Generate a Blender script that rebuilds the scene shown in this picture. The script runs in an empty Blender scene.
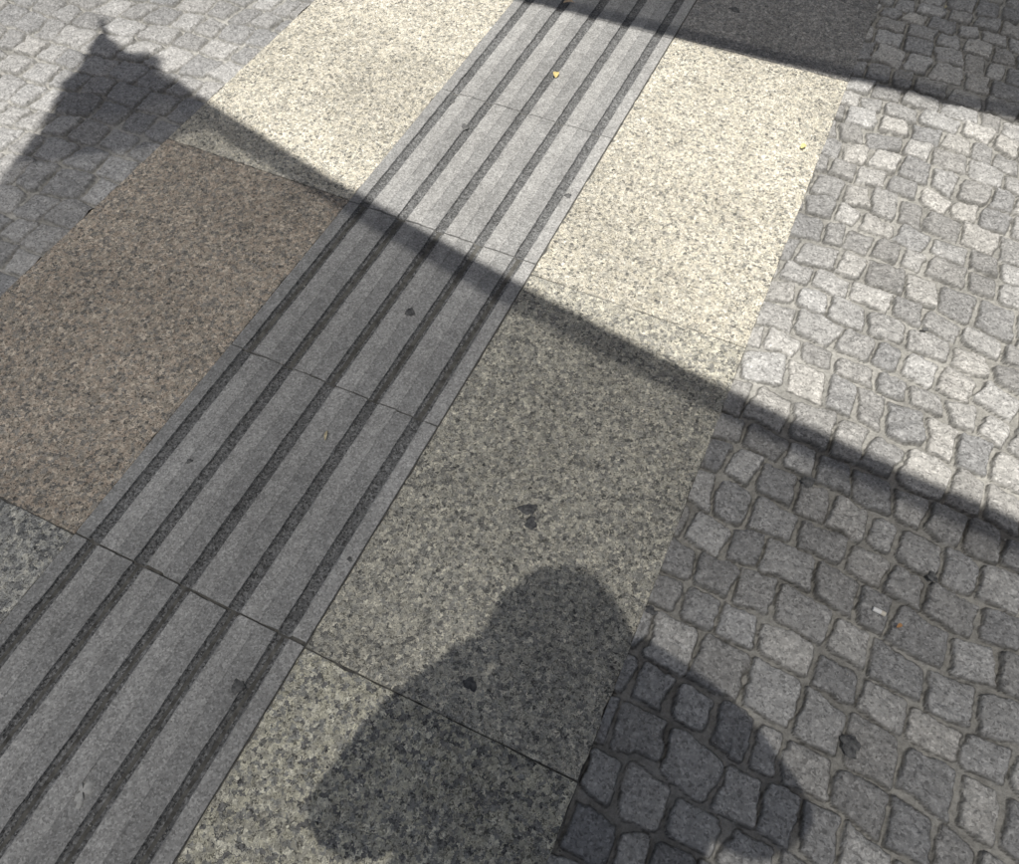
import bpy, bmesh, math, random
import numpy as np
from mathutils import Vector, Matrix

H = 1.37                      # camera (phone) height in metres
A = math.radians(24.9)        # heading of the tactile strip relative to the view
CA, SA = math.cos(A), math.sin(A)
def W(x, y, z=0.0):           # viewer-aligned metres -> world (x across strip, y along strip)
    return Vector((x*CA - y*SA, x*SA + y*CA, z))
SLX, SLY = 0.058, 0.360       # horizontal shadow displacement per metre of height
random.seed(4); rng = np.random.default_rng(7)
scene = bpy.context.scene

# ------------------------------------------------------------ helpers
def link(o, parent=None):
    scene.collection.objects.link(o)
    if parent: o.parent = parent
    return o
def mesh_obj(name, verts, faces, mats, idx=None, smooth=False, parent=None):
    me = bpy.data.meshes.new(name); me.from_pydata([tuple(v) for v in verts], [], faces); me.update()
    for m in mats: me.materials.append(m)
    if idx is not None: me.polygons.foreach_set('material_index', idx)
    if smooth: me.polygons.foreach_set('use_smooth', [True]*len(me.polygons))
    return link(bpy.data.objects.new(name, me), parent)
class NT:
    def __init__(s, name, rough=0.8, spec=0.3):
        s.m = bpy.data.materials.new(name); s.m.use_nodes = True
        s.t = s.m.node_tree; s.b = s.t.nodes['Principled BSDF']; s.out = s.t.nodes['Material Output']
        s.b.inputs['Roughness'].default_value = rough; s.b.inputs['Specular IOR Level'].default_value = spec
        s.tc = s.t.nodes.new('ShaderNodeTexCoord'); s.P = s.tc.outputs['Object']
    def n(s, typ, **kw):
        nd = s.t.nodes.new(typ)
        for k, v in kw.items(): setattr(nd, k, v)
        return nd
    def set(s, sock, v):
        if isinstance(v, bpy.types.NodeSocket): s.t.links.new(v, sock)
        else: sock.default_value = v
    def noise(s, scale, detail=3, rough=0.6, vec=None, off=0):
        nd = s.n('ShaderNodeTexNoise'); nd.inputs['Scale'].default_value = scale
        nd.inputs['Detail'].default_value = detail; nd.inputs['Roughness'].default_value = rough
        v = vec or s.P
        if off:
            mp = s.n('ShaderNodeMapping'); s.set(mp.inputs['Vector'], v); mp.inputs['Location'].default_value = (off, off*1.7, off*.3); v = mp.outputs[0]
        s.set(nd.inputs['Vector'], v); return nd
    def vor(s, scale, vec=None, feature='F1'):
        nd = s.n('ShaderNodeTexVoronoi', feature=feature); nd.inputs['Scale'].default_value = scale
        s.set(nd.inputs['Vector'], vec or s.P); return nd
    def ramp(s, fac, stops, interp='LINEAR'):
        nd = s.n('ShaderNodeValToRGB'); r = nd.color_ramp; r.interpolation = interp
        while len(r.elements) < len(stops): r.elements.new(0.5)
        for e, (p, c) in zip(r.elements, stops):
            e.position = p; e.color = (c, c, c, 1) if isinstance(c, (int, float)) else (*c, 1)
        s.set(nd.inputs[0], fac); return nd.outputs[0]
    def mix(s, fac, a, b, mode='MIX'):
        nd = s.n('ShaderNodeMix', data_type='RGBA', blend_type=mode)
        for k, v in ((0, fac), (6, a), (7, b)):
            if isinstance(v, tuple): v = (*v, 1) if len(v) == 3 else v
            s.set(nd.inputs[k], v)
        return nd.outputs[2]
    def math(s, op, a, b=0.0):
        nd = s.n('ShaderNodeMath', operation=op); s.set(nd.inputs[0], a); s.set(nd.inputs[1], b); return nd.outputs[0]
    def distort(s, nscale, amt):
        nz = s.noise(nscale, 1); sub = s.n('ShaderNodeVectorMath', operation='SUBTRACT')
        s.set(sub.inputs[0], nz.outputs['Color']); sub.inputs[1].default_value = (.5, .5, .5)
        sc = s.n('ShaderNodeVectorMath', operation='SCALE'); s.set(sc.inputs[0], sub.outputs[0]); sc.inputs['Scale'].default_value = amt
        ad = s.n('ShaderNodeVectorMath', operation='ADD'); s.set(ad.inputs[0], s.P); s.set(ad.inputs[1], sc.outputs[0])
        return ad.outputs[0]
    def bump(s, h, dist, strength=1.0, prev=None):
        nd = s.n('ShaderNodeBump'); nd.inputs['Distance'].default_value = dist; nd.inputs['Strength'].default_value = strength
        s.set(nd.inputs['Height'], h)
        if prev is not None: s.set(nd.inputs['Normal'], prev)
        return nd.outputs[0]
    def col(s, c): s.set(s.b.inputs['Base Color'], c if not isinstance(c, tuple) else (*c, 1))
    def nrm(s, v): s.set(s.b.inputs['Normal'], v)

def granite(name, cols, scale=125, fine=290, gain=1.0, seed=0.0, kc=.62, sat=.85):
    g = NT(name, 0.75, 0.25)
    wsum = sum(c[1] for c in cols)
    mean = [sum(c[0][i]*c[1] for c in cols)/wsum for i in range(3)]
    cc = []
    for c, wgt in cols:
        x = [mean[i]+(c[i]-mean[i])*kc for i in range(3)]; l = sum(x)/3
        cc.append((tuple((l+(q_-l)*sat)*gain for q_ in x), wgt/wsum))
    v = g.distort(190, 0.014)
    v1 = g.vor(scale, v); sep = g.n('ShaderNodeSeparateColor'); g.set(sep.inputs[0], v1.outputs['Color'])
    pos = np.cumsum([0]+[c[1] for c in cc])
    base = g.ramp(sep.outputs[0], [(float(pos[i]), cc[i][0]) for i in range(len(cc))], 'CONSTANT')
    v2 = g.vor(fine, v); sep2 = g.n('ShaderNodeSeparateColor'); g.set(sep2.inputs[0], v2.outputs['Color'])
    fineg = g.ramp(sep2.outputs[1], [(0, .32), (.10, .60), (.28, .86), (.6, 1.05), (.84, 1.30)], 'CONSTANT')
    c = g.mix(1.0, base, fineg, 'MULTIPLY')
    big = g.ramp(g.noise(2.3, 3, .6, off=seed+1).outputs[0], [(.3, .80), (.7, 1.12)])
    c = g.mix(1.0, c, big, 'MULTIPLY')
    mid = g.ramp(g.noise(38, 4, .75, off=seed+3).outputs[0], [(.25, .74), (.75, 1.22)])
    c = g.mix(1.0, c, mid, 'MULTIPLY')
    g.col(c)
    g.nrm(g.bump(g.noise(330, 2).outputs[0], .0020, .9)); return g.m

cream = granite('granite_cream', [((.61, .56, .44), .34), ((.51, .475, .39), .26), ((.38, .365, .31), .20), ((.70, .655, .55), .12), ((.20, .195, .175), .08)], 150, 310, 1.10, 1, .92, .86)
olive = granite('granite_grey_olive', [((.46, .43, .34), .28), ((.35, .335, .28), .28), ((.24, .235, .21), .20), ((.60, .56, .44), .14), ((.12, .12, .115), .10)], 145, 310, 1.22, 2, .78, .82)
coarse = granite('granite_coarse_yellow', [((.56, .53, .41), .30), ((.42, .40, .33), .26), ((.25, .25, .235), .20), ((.68, .65, .53), .12), ((.12, .12, .125), .12)], 125, 290, 1.16, 5, .80, .95)
brown = granite('granite_brown', [((.36, .29, .22), .30), ((.30, .26, .205), .24), ((.22, .205, .18), .20), ((.48, .41, .32), .15), ((.13, .125, .115), .11)], 140, 310, 1.38, 7, .85, .85)
darkg = granite('granite_dark', [((.19, .18, .165), .34), ((.15, .147, .14), .30), ((.11, .11, .108), .22), ((.26, .245, .225), .14)], 140, 310, 1.8, 8, .8)
greyg = granite('granite_grey', [((.42, .41, .36), .30), ((.31, .31, .29), .26), ((.20, .20, .195), .22), ((.54, .52, .44), .12), ((.11, .115, .12), .10)], 125, 290, 1.16, 9, .80)

def strip_mat(name, base, contrast, bumpd, seed):
    g = NT(name, .8, .2)
    v = g.distort(260, .004)
    vv = g.vor(320, v); sep = g.n('ShaderNodeSeparateColor'); g.set(sep.inputs[0], vv.outputs['Color'])
    f = g.ramp(sep.outputs[0], [(0, 1-contrast), (.2, 1-contrast*.45), (.55, 1.0), (.85, 1+contrast*.7)], 'CONSTANT')
    c = g.mix(1.0, base, f, 'MULTIPLY')
    big = g.ramp(g.noise(3.1, 4, .65, off=1).outputs[0], [(.28, .76), (.72, 1.15)])
    c = g.mix(1.0, c, big, 'MULTIPLY')
    m = g.ramp(g.noise(40, 4, .7, off=1).outputs[0], [(.3, .84), (.7, 1.13)])
    c = g.mix(1.0, c, m, 'MULTIPLY'); g.col(c)
    g.nrm(g.bump(g.noise(420, 2).outputs[0], bumpd, .8)); return g.m
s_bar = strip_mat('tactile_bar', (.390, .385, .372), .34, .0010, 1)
s_bar_shaded = strip_mat('tactile_bar_shaded', (.318, .316, .308), .34, .0010, 2)  # darker bar tone, paints in the shading of each bar's sloping half
s_grv = strip_mat('tactile_groove', (.190, .191, .190), .6, .0030, 3)

# ------------------------------------------------------------ ground sheets
g = NT('far_cobble_ground', .9, .2)
vd = g.vor(9.5, g.distort(6, .05), 'DISTANCE_TO_EDGE'); vc = g.vor(9.5, g.distort(6, .05))
sep = g.n('ShaderNodeSeparateColor'); g.set(sep.inputs[0], vc.outputs['Color'])
stone = g.ramp(sep.outputs[0], [(0, (.22, .22, .22)), (1, (.33, .325, .31))])
c = g.mix(g.ramp(vd.outputs[0], [(.03, 0.), (.08, 1.)]), (.30, .29, .265), stone)
c = g.mix(1.0, c, g.ramp(g.noise(60, 4, .7).outputs[0], [(.3, .7), (.7, 1.25)]), 'MULTIPLY'); g.col(c)
g.nrm(g.bump(g.ramp(vd.outputs[0], [(.02, 0.), (.12, 1.)]), .008))
S = 300
mesh_obj('ground', [(-S, -S, -.03), (S, -S, -.03), (S, S, -.03), (-S, S, -.03)], [(0, 1, 2, 3)], [g.m])
PL, PS0, PS1, PR = -1.148*H, -.737*H, -.364*H, .013*H
g = NT('joint_grime', .95, .1); g.col(g.ramp(g.noise(70, 4).outputs[0], [(.3, (.06, .058, .054)), (.7, (.17, .165, .15))]))
mesh_obj('joint_bedding', [(PL, -6, -.004), (PR, -6, -.004), (PR, 14, -.004), (PL, 14, -.004)], [(0, 1, 2, 3)], [g.m])

# ------------------------------------------------------------ granite slabs
def slabs(name, items):
    V, F, I, mats = [], [], [], []
    for (p0, p1, q0, q1, mat, z) in items:
        if mat not in mats: mats.append(mat)
        mi = mats.index(mat)
        gp = .0012
        ring = []
        def seg(a, b):
            L = math.dist(a, b); n = max(2, int(L/.02))
            nx, ny = (b[1]-a[1])/L, -(b[0]-a[0])/L
            for i in range(n):
                t = i/n; j = random.gauss(0, .0006)
                if random.random() < .06: j -= random.uniform(.001, .004)
                if i == 0: j = -.001
                ring.append((a[0]+(b[0]-a[0])*t + nx*j, a[1]+(b[1]-a[1])*t + ny*j))
        c = [(p0+gp, q0+gp), (p1-gp, q0+gp), (p1-gp, q1-gp), (p0+gp, q1-gp)]
        for k in range(4): seg(c[k], c[(k+1) % 4])
        n = len(ring); b = len(V); cx, cy = (p0+p1)/2, (q0+q1)/2
        for (x, y) in ring: V.append((x, y, z-.03))
        for (x, y) in ring: V.append((x, y, z-.0012))
        for (x, y) in ring:
            V.append((x+(.0012 if x < cx else -.0012), y+(.0012 if y < cy else -.0012), z))
        for r in range(2):
            for i in range(n):
                j = (i+1) % n
                F.append((b+r*n+i, b+r*n+j, b+(r+1)*n+j, b+(r+1)*n+i)); I.append(mi)
        F.append(tuple(b+2*n+i for i in range(n))); I.append(mi)
    return mesh_obj(name, V, F, mats, I)
q = [-2.04*H, -1.305*H, -.57*H, .164*H, .870*H, 1.632*H, 2.37*H, 3.1*H, 3.84*H, 4.6*H, 5.3*H]
it = []
for i in range(10):
    it.append((PS1, PR, q[i], q[i+1], [greyg, coarse, coarse, olive, cream, darkg, cream, olive, cream, greyg][i], random.uniform(-.0008, .0008)))
ql = list(q); ql[4] = .897*H
for i in range(10):
    it.append((PL, PS0, ql[i], ql[i+1], [brown, greyg, greyg, brown, cream, cream, brown, greyg, cream, brown][i], random.uniform(-.0008, .0008)))
slabs('granite_paving', it)

# ------------------------------------------------------------ tactile strip
def strip():
    w = PS1-PS0; mg = .040/.604*w; gr = .0255/.604*w; bar = (w-2*mg-5*gr)/4
    prof = []
    hi, lo = .0026, -.0030
    prof.append((.0012, -.03, 0)); prof.append((.0013, hi-.001, 0)); prof.append((.0026, hi, 1))
    x = mg
    for k in range(5):
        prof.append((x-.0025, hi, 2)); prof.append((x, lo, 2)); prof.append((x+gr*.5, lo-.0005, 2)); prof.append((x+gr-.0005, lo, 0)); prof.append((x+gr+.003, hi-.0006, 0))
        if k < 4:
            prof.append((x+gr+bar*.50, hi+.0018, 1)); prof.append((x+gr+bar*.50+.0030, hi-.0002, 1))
        x += gr+bar
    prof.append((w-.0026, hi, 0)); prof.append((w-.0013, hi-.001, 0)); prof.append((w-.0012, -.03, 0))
    V, F, I = [], [], []
    for k in range(-6, 16):
        q0 = .166*H + k*.3635*H; q1 = q0+.3635*H; zo = random.uniform(-.0008, .0008)
        rows = [q0+.0010, q0+.0022] + list(np.linspace(q0+.03, q1-.03, 18)) + [q1-.0022, q1-.0010]
        nb = len(V); n = len(prof)
        ch = 1.0 if k in (-1, 0) else .35
        chip0 = [abs(random.gauss(0, .0005))+(random.random() < .25)*random.uniform(0, .005)*ch for _ in prof]
        chip1 = [abs(random.gauss(0, .0005))+(random.random() < .25)*random.uniform(0, .005)*ch for _ in prof]
        for r, qq in enumerate(rows):
            for i, (px, pz, _) in enumerate(prof):
                y = qq + (chip0[i] if r < 2 else 0) - (chip1[i] if r >= len(rows)-2 else 0)
                z = pz+zo-(.0010 if r in (0, len(rows)-1) else 0)
                wob = random.gauss(0, .00055) if 3 <= i < n-3 else 0
                V.append((PS0+px+wob, y, z))
        for r in range(len(rows)-1):
            for i in range(n-1):
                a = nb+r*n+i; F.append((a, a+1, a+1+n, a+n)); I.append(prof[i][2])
        for r, d in ((0, 1), (len(rows)-1, -1)):
            b = len(V)
            for i in range(n): vx = V[nb+r*n+i]; V.append((vx[0], vx[1], -.03))
            for i in range(n-1):
                a = nb+r*n+i; F.append((a, b+i, b+i+1, a+1) if d > 0 else (a, a+1, b+i+1, b+i)); I.append(0)
    mesh_obj('tactile_paving_strip', V, F, [s_bar, s_bar_shaded, s_grv], I)
strip()

# ------------------------------------------------------------ cobbles (height field of setts)
tabs = {}
def vn(x, y, cell, seed):
    if seed not in tabs: tabs[seed] = np.random.default_rng(seed).uniform(-1, 1, (512, 512))
    T = tabs[seed]; x = x/cell+1000.37; y = y/cell+1000.71
    xi = np.floor(x).astype(int); yi = np.floor(y).astype(int); fx = x-xi; fy = y-yi
    fx = fx*fx*(3-2*fx); fy = fy*fy*(3-2*fy)
    a = T[xi % 512, yi % 512]; b = T[(xi+1) % 512, yi % 512]; c = T[xi % 512, (yi+1) % 512]; d = T[(xi+1) % 512, (yi+1) % 512]
    return (a*(1-fx)+b*fx)*(1-fy)+(c*(1-fx)+d*fx)*fy
def sstep(t): t = np.clip(t, 0, 1); return t*t*(3-2*t)
def cobbles(name, pa, qa, seed, mat, flat=1.0, size=1.0):
    r = np.random.default_rng(seed)
    P, Q = np.meshgrid(pa, qa, indexing='xy'); shp = P.shape; P = P.ravel(); Q = Q.ravel()
    P2 = P + .012*vn(P, Q, .12, seed+1) + .0040*vn(P, Q, .035, seed+2)
    Q2 = Q + .014*vn(P, Q, .14, seed+3) + .0040*vn(P, Q, .035, seed+4) + .035*np.sin(P*3.1+seed) + .02*vn(P, Q, .6, seed+5)
    hs = r.uniform(.066, .094, 280)*size; edges = Q2.min()-.1+np.cumsum(hs)
    ri = np.searchsorted(edges, Q2)
    cx = np.zeros_like(P); hx = np.zeros_like(P); cid = np.zeros(P.shape, int)
    for k in range(ri.min(), ri.max()+1):
        m = ri == k
        ws = r.uniform(.060, .098, 160)*size; ce = P2.min()-.3*r.random()-.05+np.cumsum(ws)
        ci = np.clip(np.searchsorted(ce, P2[m]), 1, 159)
        cx[m] = (ce[ci]+ce[ci-1])/2; hx[m] = (ce[ci]-ce[ci-1])/2; cid[m] = k*161+ci
    cy = (edges[ri]+edges[np.maximum(ri-1, 0)])/2; hy = (edges[ri]-edges[np.maximum(ri-1, 0)])/2
    N = cid.max()+1
    rot = r.normal(0, .080, N)[cid]; gap = (.0014+.0042*r.random(N)**1.4)[cid]
    ta = r.normal(0, .12, N)[cid]; tb = r.normal(0, .12, N)[cid]
    u0 = P2-cx; v0 = Q2-cy
    u = u0*np.cos(rot)-v0*np.sin(rot); v = u0*np.sin(rot)+v0*np.cos(rot)
    HX = (hx-gap)*(1+ta*v/.05*.5)-.0008; HY = (hy-gap)*(1+tb*u/.05*.5)-.0008
    R = r.uniform(.003, .014, N)[cid]
    dx = np.abs(u)-HX+R; dy = np.abs(v)-HY+R
    sd = np.hypot(np.maximum(dx, 0), np.maximum(dy, 0))+np.minimum(np.maximum(dx, dy), 0)-R
    d = -sd + .0022*vn(P, Q, .013, seed+6) + .0014*vn(P, Q, .006, seed+7)
    k = sstep((d+.0008)/.0030)
    tiltx = r.normal(0, .045, N)[cid]; tilty = r.normal(0, .045, N)[cid]; ho = r.normal(0, .0020, N)[cid]
    rough = .0014*vn(P, Q, .024, seed+8)+.0013*vn(P, Q, .011, seed+9)+.0008*vn(P, Q, .006, seed+10)
    rough += .0024*(1-2*np.abs(vn(P, Q, .028, seed+11)))
    dome = -.0048*(1-np.clip(d/.018, 0, 1))**2
    zs = ho + tiltx*u+tilty*v + rough + dome
    fill = vn(P, Q, .22, seed+14)
    zm = -.0120+.0038*fill+.0012*vn(P, Q, .013, seed+12)+.0009*vn(P, Q, .006, seed+13)
    z = zm*(1-k)+zs*k
    z = np.maximum(z, zm)*flat + (1-flat)*-.003
    n0, n1 = shp; co = np.stack([P, Q, z], 1).astype(np.float32)
    me = bpy.data.meshes.new(name)
    nv = len(P); me.vertices.add(nv); me.vertices.foreach_set('co', co.ravel())
    ii = np.arange(nv).reshape(shp); f = np.stack([ii[:-1, :-1], ii[:-1, 1:], ii[1:, 1:], ii[1:, :-1]], -1).reshape(-1, 4)
    nf = len(f); me.loops.add(nf*4); me.loops.foreach_set('vertex_index', f.ravel().astype(np.int32))
    me.polygons.add(nf); me.polygons.foreach_set('loop_start', np.arange(0, nf*4, 4, dtype=np.int32))
    me.polygons.foreach_set('use_smooth', np.ones(nf, bool))
    me.update(calc_edges=True); me.validate()
    at = me.attributes.new('stone', 'FLOAT_COLOR', 'POINT')
    tone = r.random(N)[cid]; msk = sstep((d+.0004)/.0026)
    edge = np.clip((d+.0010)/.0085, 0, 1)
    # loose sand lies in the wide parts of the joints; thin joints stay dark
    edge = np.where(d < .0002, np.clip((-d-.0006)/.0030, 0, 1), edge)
    hue = r.random(N)[cid]
    at.data.foreach_set('color', np.stack([msk, tone, edge, hue], 1).astype(np.float32).ravel())
    me.materials.append(mat)
    return link(bpy.data.objects.new(name, me))

def cob_mat(name, lo, hi, mort, tint, edge=.70):
    g = NT(name, .85, .22)
    at = g.n('ShaderNodeAttribute', attribute_name='stone'); sep = g.n('ShaderNodeSeparateColor'); g.set(sep.inputs[0], at.outputs['Color'])
    st = g.ramp(sep.outputs[1], [(0, lo), (.5, tuple((a+b)/2 for a, b in zip(lo, hi))), (1, hi)])
    st = g.mix(g.math('MULTIPLY', at.outputs['Alpha'], .5), st, g.mix(1.0, st, tint, 'MULTIPLY'))
    v = g.distort(120, .008); vv = g.vor(260, v); s2 = g.n('ShaderNodeSeparateColor'); g.set(s2.inputs[0], vv.outputs['Color'])
    st = g.mix(1.0, st, g.ramp(s2.outputs[0], [(0, .62), (.16, .87), (.5, 1.0), (.85, 1.24)], 'CONSTANT'), 'MULTIPLY')
    st = g.mix(1.0, st, g.ramp(g.noise(62, 4, .8).outputs[0], [(.30, .70), (.70, 1.28)]), 'MULTIPLY')
    mo = g.mix(1.0, mort, g.ramp(g.noise(95, 4, .8).outputs[0], [(.28, .60), (.72, 1.25)]), 'MULTIPLY')
    mo = g.mix(1.0, mo, g.ramp(g.noise(7, 3, .6).outputs[0], [(.32, .66), (.68, 1.14)]), 'MULTIPLY')
    c = g.mix(sep.outputs[0], mo, st)
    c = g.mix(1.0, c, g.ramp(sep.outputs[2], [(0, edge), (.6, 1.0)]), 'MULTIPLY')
    c = g.mix(1.0, c, g.ramp(g.noise(2.2, 3, .6, off=4).outputs[0], [(.3, .84), (.7, 1.10)]), 'MULTIPLY')
    g.col(c)
    g.nrm(g.bump(g.noise(110, 3, .75).outputs[0], .0045, 1.0))
    return g.m
cm = cob_mat('sett_stone', (.285, .284, .282), (.500, .492, .474), (.40, .39, .36), (1.04, 1.0, .93), .38)
cml = cob_mat('sett_stone_worn', (.29, .29, .29), (.45, .445, .435), (.44, .43, .40), (1.03, 1.0, .95), .52)
def ax(*seg):
    out = []
    for a, b, s in seg: out.append(np.arange(a, b-1e-6, s))
    out.append(np.array([seg[-1][1]])); return np.concatenate(out)
cobbles('cobblestone_paving', ax((PR-.0015, .80, .0028), (.80, 2.4, .013)), ax((-1.0, -.05, .013), (-.05, 2.75, .0029), (2.75, 4.4, .015)), 11, cm)
cobbles('cobblestone_paving', ax((-3.8, -2.55, .013), (-2.55, PL+.003, .0034)), ax((-1.0, .45, .013), (.45, 2.6, .0034), (2.6, 4.4, .015)), 40, cml, .8, 1.2)

# ------------------------------------------------------------ litter and marks
def G(u, v):   # ground position (world) seen at a measured point of the 1019x864 survey photo
    den = 671.6+.53*(v-432); return W(H*(u-509.5)/den, H*(419.8-.848*(v-432))/den)
def patch(name, u, v, r, mat, asp=1.0, ang=0.0, jag=.3, z=.0035, seed=0, th=.0012):
    rr = random.Random(seed); c = G(u, v); n = 22; top = []; 
    ph = [rr.uniform(0, 6.28) for _ in range(4)]
    for i in range(n):
        a = i/n*2*math.pi; k = r*(1+jag*(.5*math.sin(2*a+ph[0])+.5*math.sin(3*a+ph[1])+.35*math.sin(5*a+ph[2])+.3*math.sin(8*a+ph[3])))
        x, y = math.cos(a)*k*asp, math.sin(a)*k
        top.append((x*math.cos(ang)-y*math.sin(ang), x*math.sin(ang)+y*math.cos(ang)))
    V = [(c.x+x, c.y+y, z-th*3) for x, y in top]+[(c.x+x*.86, c.y+y*.86, z) for x, y in top]+[(c.x, c.y, z+th*.3)]
    F = [(i, (i+1) % n, n+(i+1) % n, n+i) for i in range(n)]+[(n+i, n+(i+1) % n, 2*n) for i in range(n)]
    return mesh_obj(name, V, F, [mat], smooth=True)
g = NT('old_gum_and_shade', .8, .2); g.col(g.ramp(g.noise(140, 4).outputs[0], [(.35, (.06, .06, .062)), (.7, (.19, .19, .185))])); gum_shade = g.m
g = NT('pale_gum', .8, .2); g.col(g.ramp(g.noise(140, 4).outputs[0], [(.35, (.34, .34, .33)), (.7, (.55, .54, .51))])); pale = g.m
for i, (u, v, r, asp, an) in enumerate([(528, 509, .013, 1.25, .3), (531, 523, .012, 1.1, 1.2), (410, 313, .014, .7, .4), (238, 687, .014, .7, .2), (850, 746, .015, 1.2, -.4), (808, 482, .011, 1.3, 0), (465, 128, .013, .7, .3), (452, 103, .009, .8, 0), (651, 611, .008, 1.3, 0), (932, 577, .009, 1, 0), (470, 684, .011, 1.1, .2), (735, 10, .014, 1.2, 0), (568, 197, .010, .8, 0), (925, 330, .006, 1, 0), (190, 462, .006, 1, 0), (350, 560, .005, 1, 0)]):  # the patch beside the neck paints a bump of the person's shadow
    on_strip = PS0 < G(u, v).x < PS1; cob = G(u, v).x > PR
    patch('gum_and_shade_mark', u, v, r, gum_shade, asp, an, .30, .0048 if on_strip else (.0042 if cob else .0014), i+1, .0010 if on_strip else .0007)
patch('pale_chewing_gum', 84, 792, .017, pale, .6, .5, .8, .0052, 31)
def leaf(name, u, v, L, wd, ang, colr, seed):
    g = NT(name+'_mat', .7, .2); g.col(g.mix(1.0, colr, g.ramp(g.noise(150).outputs[0], [(.3, .6), (.7, 1.2)]), 'MULTIPLY'))
    c = G(u, v); V, F = [], []; n = 9
    for i in range(n):
        t = i/(n-1); w = wd*math.sin(math.pi*min(.98, t+.04))**.8*(1-.3*t); zz = .006+.004*math.sin(t*3)
        for s in (-1, 0, 1):
            x = (t-.5)*L; y = s*w; V.append((c.x+x*math.cos(ang)-y*math.sin(ang), c.y+x*math.sin(ang)+y*math.cos(ang), zz+abs(s)*w*.5))
    for i in range(n-1):
        for s in (0, 1): a = i*3+s; F.append((a, a+3, a+4, a+1))
    mesh_obj(name, V, F, [g.m], smooth=True)
leaf('dry_leaf', 556, 77, .026, .010, 1.9, (.62, .50, .22), 1)
leaf('dry_leaf', 569, 5, .034, .010, .4, (.66, .50, .34), 2)
leaf('dry_leaf', 327, 437, .024, .0035, 1.9, (.50, .44, .30), 3)
leaf('dry_leaf', 803, 149, .020, .008, 1.0, (.75, .68, .30), 4)
leaf('dry_leaf', 898, 627, .012, .004, .9, (.55, .30, .14), 5)
leaf('dry_leaf', 945, 10, .014, .005, .9, (.50, .45, .30), 6)
def tube(name, a, b, r, mat, n=14, parent=None):
    a, b = Vector(a), Vector(b); d = (b-a).normalized(); s = d.cross(Vector((0, 0, 1)));
    if s.length < .01: s = Vector((1, 0, 0))
    s.normalize(); t = d.cross(s); V, F = [], []
    for c in (a, b):
        for i in range(n): an = i/n*2*math.pi; V.append(c+s*math.cos(an)*r+t*math.sin(an)*r)
    for i in range(n): j = (i+1) % n; F.append((i, j, n+j, n+i))
    F.append(tuple(range(n))[::-1]); F.append(tuple(range(n, 2*n)))
    o = mesh_obj(name, V, F, [mat], parent=parent); return o
g = NT('paper_white', .7); g.col((.85, .84, .81)); paper = g.m
g = NT('filter_tan', .7); g.col((.72, .66, .56)); filt = g.m
e = link(bpy.data.objects.new('cigarette_butt', None)); c = G(877, 613)
tube('paper', (c.x-.010, c.y+.001, .0080), (c.x+.004, c.y, .0080), .0042, paper, parent=e)
tube('filter', (c.x+.0042, c.y, .0080), (c.x+.012, c.y-.001, .0080), .0043, filt, parent=e)
V, F = [], []
for _ in range(380):
    u, v = random.uniform(0, 1019), random.uniform(0, 864); c = G(u, v); r = random.choice([.0010, .0013, .0018]); b = len(V); z = .0030
    for k in range(5): an = k*1.257+random.random(); V.append((c.x+r*math.cos(an), c.y+r*math.sin(an), z-.003))
    V.append((c.x, c.y, z+r*.8))
    for k in range(5): F.append((b+k, b+(k+1) % 5, b+5))
g = NT('grit_mat', .9); g.col(g.ramp(g.noise(30, 2).outputs[0], [(.35, (.15, .14, .12)), (.65, (.6, .57, .5))])); mesh_obj('sand_grit', V, F, [g.m])

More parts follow.
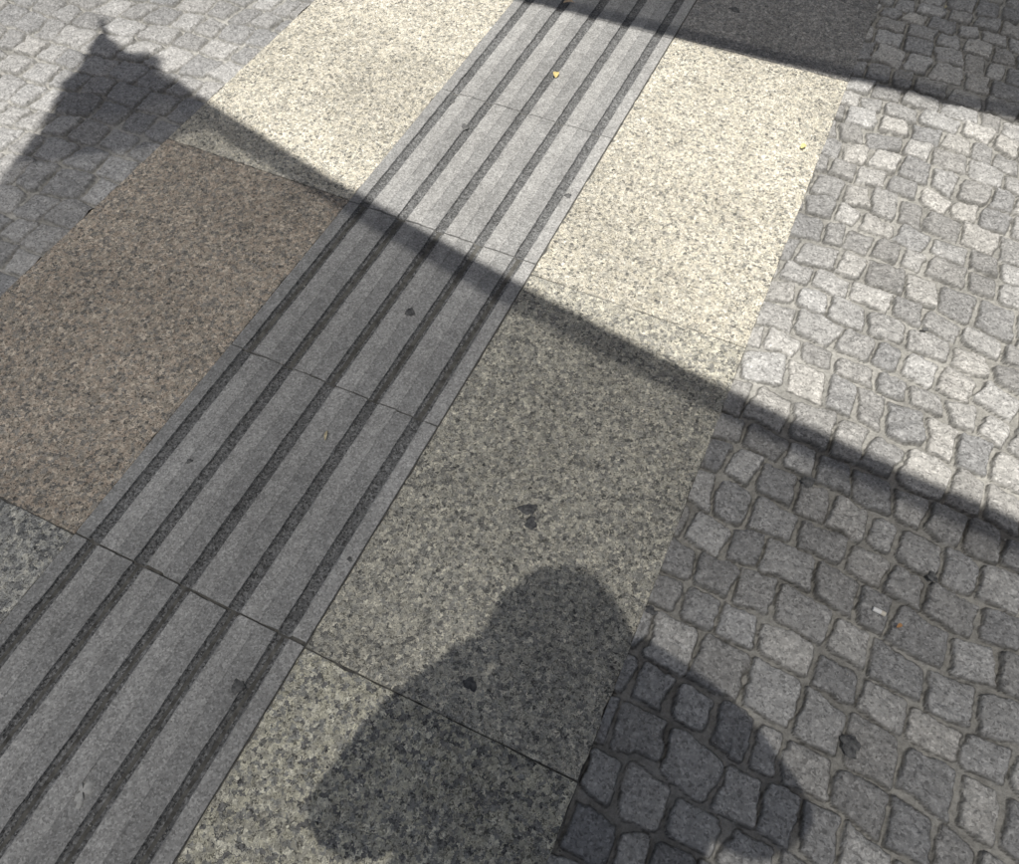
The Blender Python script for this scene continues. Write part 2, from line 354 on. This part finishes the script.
# ------------------------------------------------------------ shade sails
def sail_mat(name, colr, trans):
    g = NT(name, .9, .1); g.col(colr)
    tr = g.n('ShaderNodeBsdfTransparent'); ms = g.n('ShaderNodeMixShader'); ms.inputs[0].default_value = trans
    g.set(ms.inputs[1], g.b.outputs[0]); g.set(ms.inputs[2], tr.outputs[0]); g.set(g.out.inputs[0], ms.outputs[0]); return g.m
g = NT('galvanised_steel', .4); g.col((.45, .46, .47)); g.b.inputs['Metallic'].default_value = .9; steel = g.m
def sail(name, outline, hemspan, z0, gx, gy, mat, hem, hemw, anchors, patches=()):
    """outline given where the sail's shadow meets the pavement (units of H); each vertex is carried up the sun ray to the sail plane"""
    root = link(bpy.data.objects.new(name, None))
    def up(s, dz=0.0):
        x, y = s[0]*H, s[1]*H
        z = (z0+gx*x+gy*y)/(1+gx*SLX+gy*SLY)
        z += dz
        return W(x-SLX*z, y-SLY*z, z)
    n = len(outline); me = bpy.data.meshes.new('fabric'); bm = bmesh.new()
    vs = [bm.verts.new(up(s)) for s in outline]; f = bm.faces.new(vs); bmesh.ops.triangulate(bm, faces=[f], ngon_method='EAR_CLIP'); bm.to_mesh(me); bm.free()
    me.materials.append(mat); link(bpy.data.objects.new('fabric', me), root)
    ctr = Vector((sum(s[0] for s in outline)/n, sum(s[1] for s in outline)/n))
    V, F = [], []
    for (a, b) in hemspan:
        base = len(V); idx = list(range(a, b+1))
        for i in idx:
            p = Vector(outline[i % n]); t = (Vector(outline[(i+1) % n])-Vector(outline[(i-1) % n])).normalized()
            nn = Vector((-t.y, t.x));
            if nn.dot(ctr-p) < 0: nn = -nn
            V.append(up(p, .004)); V.append(up(p+nn*hemw, .004))
        for i in range(len(idx)-1): k = base+2*i; F.append((k, k+2, k+3, k+1))
    mesh_obj('hem', V, F, [hem], parent=root)
    for pi, pt in enumerate(patches):
        mesh_obj('corner_patch', [up(s, .008+.003*pi) for s in pt], [tuple(range(len(pt)))], [hem if pi else mat], parent=root)
    for s, (px, py, pz) in anchors:
        c = up(s); pt = W(px, py, pz)
        d = (pt-c).normalized()
        tube('turnbuckle', c, c+d*.05, .008, steel, parent=root)
        tube('cable', c+d*.05, pt, .0010, steel, 8, parent=root)
        b = W(px, py, 0); tube('post', (b.x, b.y, -.05), (b.x, b.y, pz+.1), .055, steel, 24, parent=root)
        tube('base_plate', (b.x, b.y, -.03), (b.x, b.y, .015), .14, steel, 24, parent=root)
    return root
sm = sail_mat('shade_sail_fabric', (.50, .48, .44), .215)
sm2 = sail_mat('shade_sail_fabric_dense', (.50, .48, .44), .11)
g = NT('webbing', .9, .1); g.col((.22, .21, .20)); web = g.m
par = lambda x: .917-.712*(x-.025)+.115*(x-.025)**2
corner = [(-.9236, 1.336), (-.912, 1.441), (-.926, 1.468), (-.910, 1.50), (-.900, 1.535), (-.908, 1.57), (-.900, 1.60), (-.896, 1.635), (-.889, 1.690),
          (-.868, 1.635), (-.836, 1.605), (-.812, 1.572), (-.785, 1.578), (-.750, 1.572), (-.728, 1.545), (-.722, 1.508), (-.69, 1.486)]
A_edge = [(x, par(x)) for x in np.linspace(-.649, 2.0, 28)]
bot = [(2.0+(-1.3-2.0)*t, par(2.0)+(-2.4-par(2.0))*t + .25*math.sin(math.pi*t)*.6) for t in np.linspace(0, 1, 12)[1:]]
left = [(-1.3+(-.9236+1.3)*t+.16*math.sin(math.pi*t)*.7-.03*math.sin(math.pi*t), -2.4+(1.336+2.4)*t) for t in np.linspace(0, 1, 16)[1:-1]]
left = [p for p in left if p[1] < .5]+[(-.965, .75), (-.955, 1.0), (-.948, 1.177)]
outA = corner+A_edge+bot+left; nA = len(outA); nc = len(corner)
hA = .055
sail('shade_sail', outA, [(nc-1, nc+len(A_edge)-2), (nc+len(A_edge), nc+len(A_edge)+len(bot)-2)], 2.75, -.01, -.05, sm, web, hA,
     [((-.889, 1.665), (-2.9, 5.2, 3.3)), ((2.0, par(2.0)), (6.5, -2.2, 3.2)), ((-1.3, -2.4), (-2.6, -7.5, 3.4))],
     patches=[[(-.9330, 1.22), (-.918, 1.441), (-.89, 1.52), (-.84, 1.56), (-.76, 1.53), (-.55, 1.34), (-.70, 1.27)],
              [(-.920, 1.37), (-.917, 1.462), (-.906, 1.505), (-.899, 1.55), (-.902, 1.60), (-.889, 1.680), (-.868, 1.630), (-.838, 1.600), (-.80, 1.570), (-.745, 1.562), (-.73, 1.50), (-.66, 1.44), (-.76, 1.37)]])
lb = lambda x: 1.776-.420*x
B_edge = [(x, lb(x)-.02*math.sin(math.pi*(x+1.2)/4.2)+.018) for x in np.linspace(-1.2, 3.0, 22)]
B2 = [(3.0+(1.6-3.0)*t-.1*math.sin(math.pi*t), B_edge[-1][1]+(5.2-B_edge[-1][1])*t) for t in np.linspace(0, 1, 10)[1:]]
B3 = [(1.6+(-1.2-1.6)*t+.1*math.sin(math.pi*t), 5.2+(B_edge[0][1]-5.2)*t) for t in np.linspace(0, 1, 10)[1:-1]]
outB = B_edge+B2+B3
sail('shade_sail', outB, [(0, 21), (22, 29)], 2.9, 0, .02, sm2, web, .045,
     [((-1.2, B_edge[0][1]), (-4.2, 2.4, 3.3)), ((3.0, B_edge[-1][1]), (6.2, -.8, 3.2)), ((1.6, 5.2), (3.0, 9, 3.4))])

# ------------------------------------------------------------ photographer
def flat(name, c, r=.8):
    g = NT(name, r, .2); g.col(g.mix(1.0, c, g.ramp(g.noise(60, 4).outputs[0], [(.3, .85), (.7, 1.12)]), 'MULTIPLY')); return g.m
m_shirt, m_pants, m_skin, m_shoe, m_hair, m_dark = flat('jacket_cotton', (.10, .13, .20)), flat('denim', (.05, .07, .12)), flat('skin', (.50, .32, .24), .55), flat('shoe_leather', (.06, .045, .035)), flat('hair', (.03, .022, .018), .6), flat('phone_glass', (.015, .015, .018), .2)
person = link(bpy.data.objects.new('person', None))
def skin(name, nodes, edges, root, mats, idxf, sub=2):
    me = bpy.data.meshes.new(name+'_sk'); me.from_pydata([tuple(W(*n[0])) for n in nodes], edges, []); me.update()
    o = link(bpy.data.objects.new(name+'_sk', me))
    sk = o.modifiers.new('s', 'SKIN'); sk.use_smooth_shade = True
    for i, n in enumerate(nodes):
        sv = me.skin_vertices[0].data[i]; r = n[1]; sv.radius = r if isinstance(r, tuple) else (r, r); sv.use_root = (i == root)
    ss = o.modifiers.new('u', 'SUBSURF'); ss.levels = sub; ss.render_levels = sub
    dg = bpy.context.evaluated_depsgraph_get(); m2 = bpy.data.meshes.new_from_object(o.evaluated_get(dg))
    bpy.data.objects.remove(o); m2.name = name; m2.materials.clear()
    for m in mats: m2.materials.append(m)
    for p in m2.polygons: p.material_index = idxf(p.center); p.use_smooth = True
    return link(bpy.data.objects.new(name, m2), person)
# loose open jacket, elbows out to both sides, both hands on the phone
N = [((.040, -.27, .88), (.36, .17)), ((.035, -.262, 1.08), (.36, .17)), ((.00, -.245, 1.30), (.24, .14)), ((.00, -.225, 1.42), (.15, .10)), ((-.003, -.20, 1.49), .070), ((-.004, -.18, 1.56), .058),
     ((-.205, -.250, 1.36), .078), ((-.330, -.268, 1.08), .088), ((-.235, -.14, 1.20), .062), ((-.115, -.055, 1.325), .030),
     ((.210, -.245, 1.36), .078), ((.360, -.268, 1.07), .088), ((.265, -.14, 1.20), .062), ((.125, -.055, 1.325), .030),
     ((-.10, -.25, .78), .11), ((-.11, -.23, .48), .070), ((-.12, -.26, .10), .045), ((-.13, -.13, .045), .042),
     ((.10, -.25, .78), .11), ((.11, -.23, .48), .070), ((.12, -.26, .10), .045), ((.135, -.13, .045), .042)]
E = [(0, 1), (1, 2), (2, 3), (3, 4), (4, 5), (3, 6), (6, 7), (7, 8), (8, 9), (3, 10), (10, 11), (11, 12), (12, 13), (0, 14), (14, 15), (15, 16), (16, 17), (0, 18), (18, 19), (19, 20), (20, 21)]
def bi(c):
    if c.z < .11: return 3
    if c.z < .80: return 1
    v = Vector((c.x*CA+c.y*SA, -c.x*SA+c.y*CA))
    if c.z > 1.51: return 2
    if v.y > -.085 and abs(v.x) < .17 and c.z > 1.26: return 2
    return 0
skin('body', N, E, 0, [m_shirt, m_pants, m_skin, m_shoe], bi)
vd = Vector((0, .53, -.848)); upv = Vector((0, .848, .53)); rt = Vector((1, 0, 0))
pc = Vector((0, 0, H))-vd*.012-upv*.018+rt*.004
def box(name, c, ex, ey, ez, sx, sy, sz, mat, parent, bev=.003):
    bm = bmesh.new(); bmesh.ops.create_cube(bm, size=1)
    for v in bm.verts:
        v.co = Vector((v.co.x*sx, v.co.y*sy, v.co.z*sz))
    bmesh.ops.bevel(bm, geom=bm.edges[:], offset=bev, segments=3, affect='EDGES')
    for v in bm.verts: q_ = c+ex*v.co.x+ey*v.co.y+ez*v.co.z; v.co = W(*q_)
    me = bpy.data.meshes.new(name); bm.to_mesh(me); bm.free(); me.materials.append(mat); return link(bpy.data.objects.new(name, me), parent)
ph = link(bpy.data.objects.new('smartphone', None))
box('case', pc, rt, upv, vd, .150, .074, .009, m_dark, ph)
box('lens_plate', pc+rt*.002+upv*.018+vd*.0054, rt, upv, vd, .030, .030, .0018, steel, ph, .0006)
for s in (-1, 1):
    def L(a, b, c_): return tuple(pc+rt*(s*a)+upv*b+vd*c_)
    wr = Vector((-.115, -.055, 1.325)) if s < 0 else Vector((.125, -.055, 1.325))
    nodes = [(tuple(wr), .025), (L(.100, -.030, -.012), (.028, .018)), (L(.098, -.005, -.006), (.030, .015))]
    edges = [(0, 1), (1, 2)]
    for k, (b, ln) in enumerate([(.030, 1.0), (.010, 1.08), (-.010, 1.0), (-.028, .82)]):
        i = len(nodes)
        nodes += [(L(.094, b, .004), .0095), (L(.083, b*1.02, .0150), .0085), (L(.083-.022*ln, b*1.0, .0150), .0070)]
        edges += [(2, i), (i, i+1), (i+1, i+2)]
    i = len(nodes)
    nodes += [(L(.088, -.022, -.020), .012), (L(.066, -.010, -.0185), .010), (L(.050, .002, -.016), .0085)]
    edges += [(1, i), (i, i+1), (i+1, i+2)]
    skin('hand_left' if s < 0 else 'hand_right', nodes, edges, 1, [m_skin], lambda c: 0)
hc = Vector((-.006, -.158, 1.602)); tilt = Matrix.Rotation(math.radians(-38), 3, 'X')
def place(v): return W(*(hc+tilt @ v))
def shell(name, f, mat, keep=lambda v: True, sub=5):
    bm = bmesh.new(); bmesh.ops.create_icosphere(bm, subdivisions=sub, radius=1)
    bmesh.ops.delete(bm, geom=[v for v in bm.verts if not keep(v.co)], context='VERTS')
    for v in bm.verts: v.co = place(f(v.co.copy()))
    for fc in bm.faces: fc.smooth = True
    me = bpy.data.meshes.new(name); bm.to_mesh(me); bm.free(); me.materials.append(mat); return link(bpy.data.objects.new(name, me), person)
def hf(v, s=1.0):
    x, y, z = v; px, py, pz = x*.078*s, y*.096*s, z*.118*s
    if z < 0: px *= 1-.30*z*z; py *= 1-.10*z*z
    if z < 0 and y < 0: py *= 1-.35*(-z)
    if y > .3 and s == 1.0:
        gss = lambda cx, cz, w: math.exp(-((px-cx)**2+(pz-cz)**2)/(w*w))
        py += .020*math.exp(-(px/.011)**2)*max(0, min(1, (.012-pz)/.05))*(1 if pz > -.042 else max(0, 1-(-.042-pz)/.008))
        py -= .009*(gss(.030, .008, .015)+gss(-.030, .008, .015)); py += .005*math.exp(-((pz-.026)/.010)**2)
        py += .006*math.exp(-(px/.022)**2-((pz+.066)/.008)**2)+.006*math.exp(-(px/.02)**2-((pz+.10)/.015)**2)
    return Vector((px, py, pz))
shell('head', hf, m_skin)
def hair(v):
    p = hf(v, 1.0001); n = .024+.006*math.sin(v.x*23)*math.sin(v.y*19+1)*math.sin(v.z*21)
    n += .018*abs(v.x)*(1-.5*max(0, v.z))
    return p+Vector((v.x*1.0, v.y*.85, v.z*.6)).normalized()*n
shell('hair', hair, m_hair, lambda v: v.z > -.85 and not (v.y > .30 and v.z < .45+.2*abs(v.x) and abs(v.x) < .86))
for s in (-1, 1):
    shell('eye', lambda v, s=s: Vector((s*.030, .080, .008))+v*.0115, flat('eye_white', (.75, .73, .70), .3), sub=3)
    shell('iris', lambda v, s=s: Vector((s*.030, .0885, .006))+v*.005, m_hair, sub=2)
    shell('ear', lambda v, s=s: Vector((s*(.080+.006*v.z), -.004+.016*v.y, -.002+.030*v.z))+Vector((v.x*.007, 0, 0)), m_skin, sub=3)
shell('lips', lambda v: Vector((v.x*.022, .082+v.y*.008-abs(v.x)**2*.006, -.066+v.z*.006)), flat('lips', (.42, .19, .16), .5), sub=3)

# ------------------------------------------------------------ light
to_sun = (W(-SLX, -SLY, 0)+Vector((0, 0, 1))).normalized()
sl = bpy.data.lights.new('sun', 'SUN'); sl.energy = 5.0; sl.angle = math.radians(.53); sl.color = (1, .97, .915)
so = link(bpy.data.objects.new('sun', sl)); so.rotation_euler = to_sun.to_track_quat('Z', 'Y').to_euler(); so.location = (0, 0, 20)
w = bpy.data.worlds.new('World'); scene.world = w; w.use_nodes = True; nt = w.node_tree
sk = nt.nodes.new('ShaderNodeTexSky'); sk.sky_type = 'NISHITA'; sk.sun_disc = False
sk.sun_elevation = math.asin(to_sun.z); sk.sun_rotation = math.atan2(to_sun.x, to_sun.y)
sk.dust_density = 3.0; sk.air_density = 1.0; sk.ozone_density = .8
hs = nt.nodes.new('ShaderNodeHueSaturation'); hs.inputs['Saturation'].default_value = .75
nt.links.new(sk.outputs[0], hs.inputs['Color']); nt.links.new(hs.outputs[0], nt.nodes['Background'].inputs[0]); nt.nodes['Background'].inputs[1].default_value = .064

# ------------------------------------------------------------ camera
cd = bpy.data.cameras.new('camera'); cd.lens = 36*792/1019; cd.sensor_width = 36; cd.clip_start = .02; cd.clip_end = 1500
co = link(bpy.data.objects.new('camera', cd)); co.location = (0, 0, H); co.rotation_euler = (math.radians(32), 0, A)
scene.camera = co
scene.view_settings.view_transform = 'Standard'; scene.view_settings.look = 'None'; scene.view_settings.exposure = 0
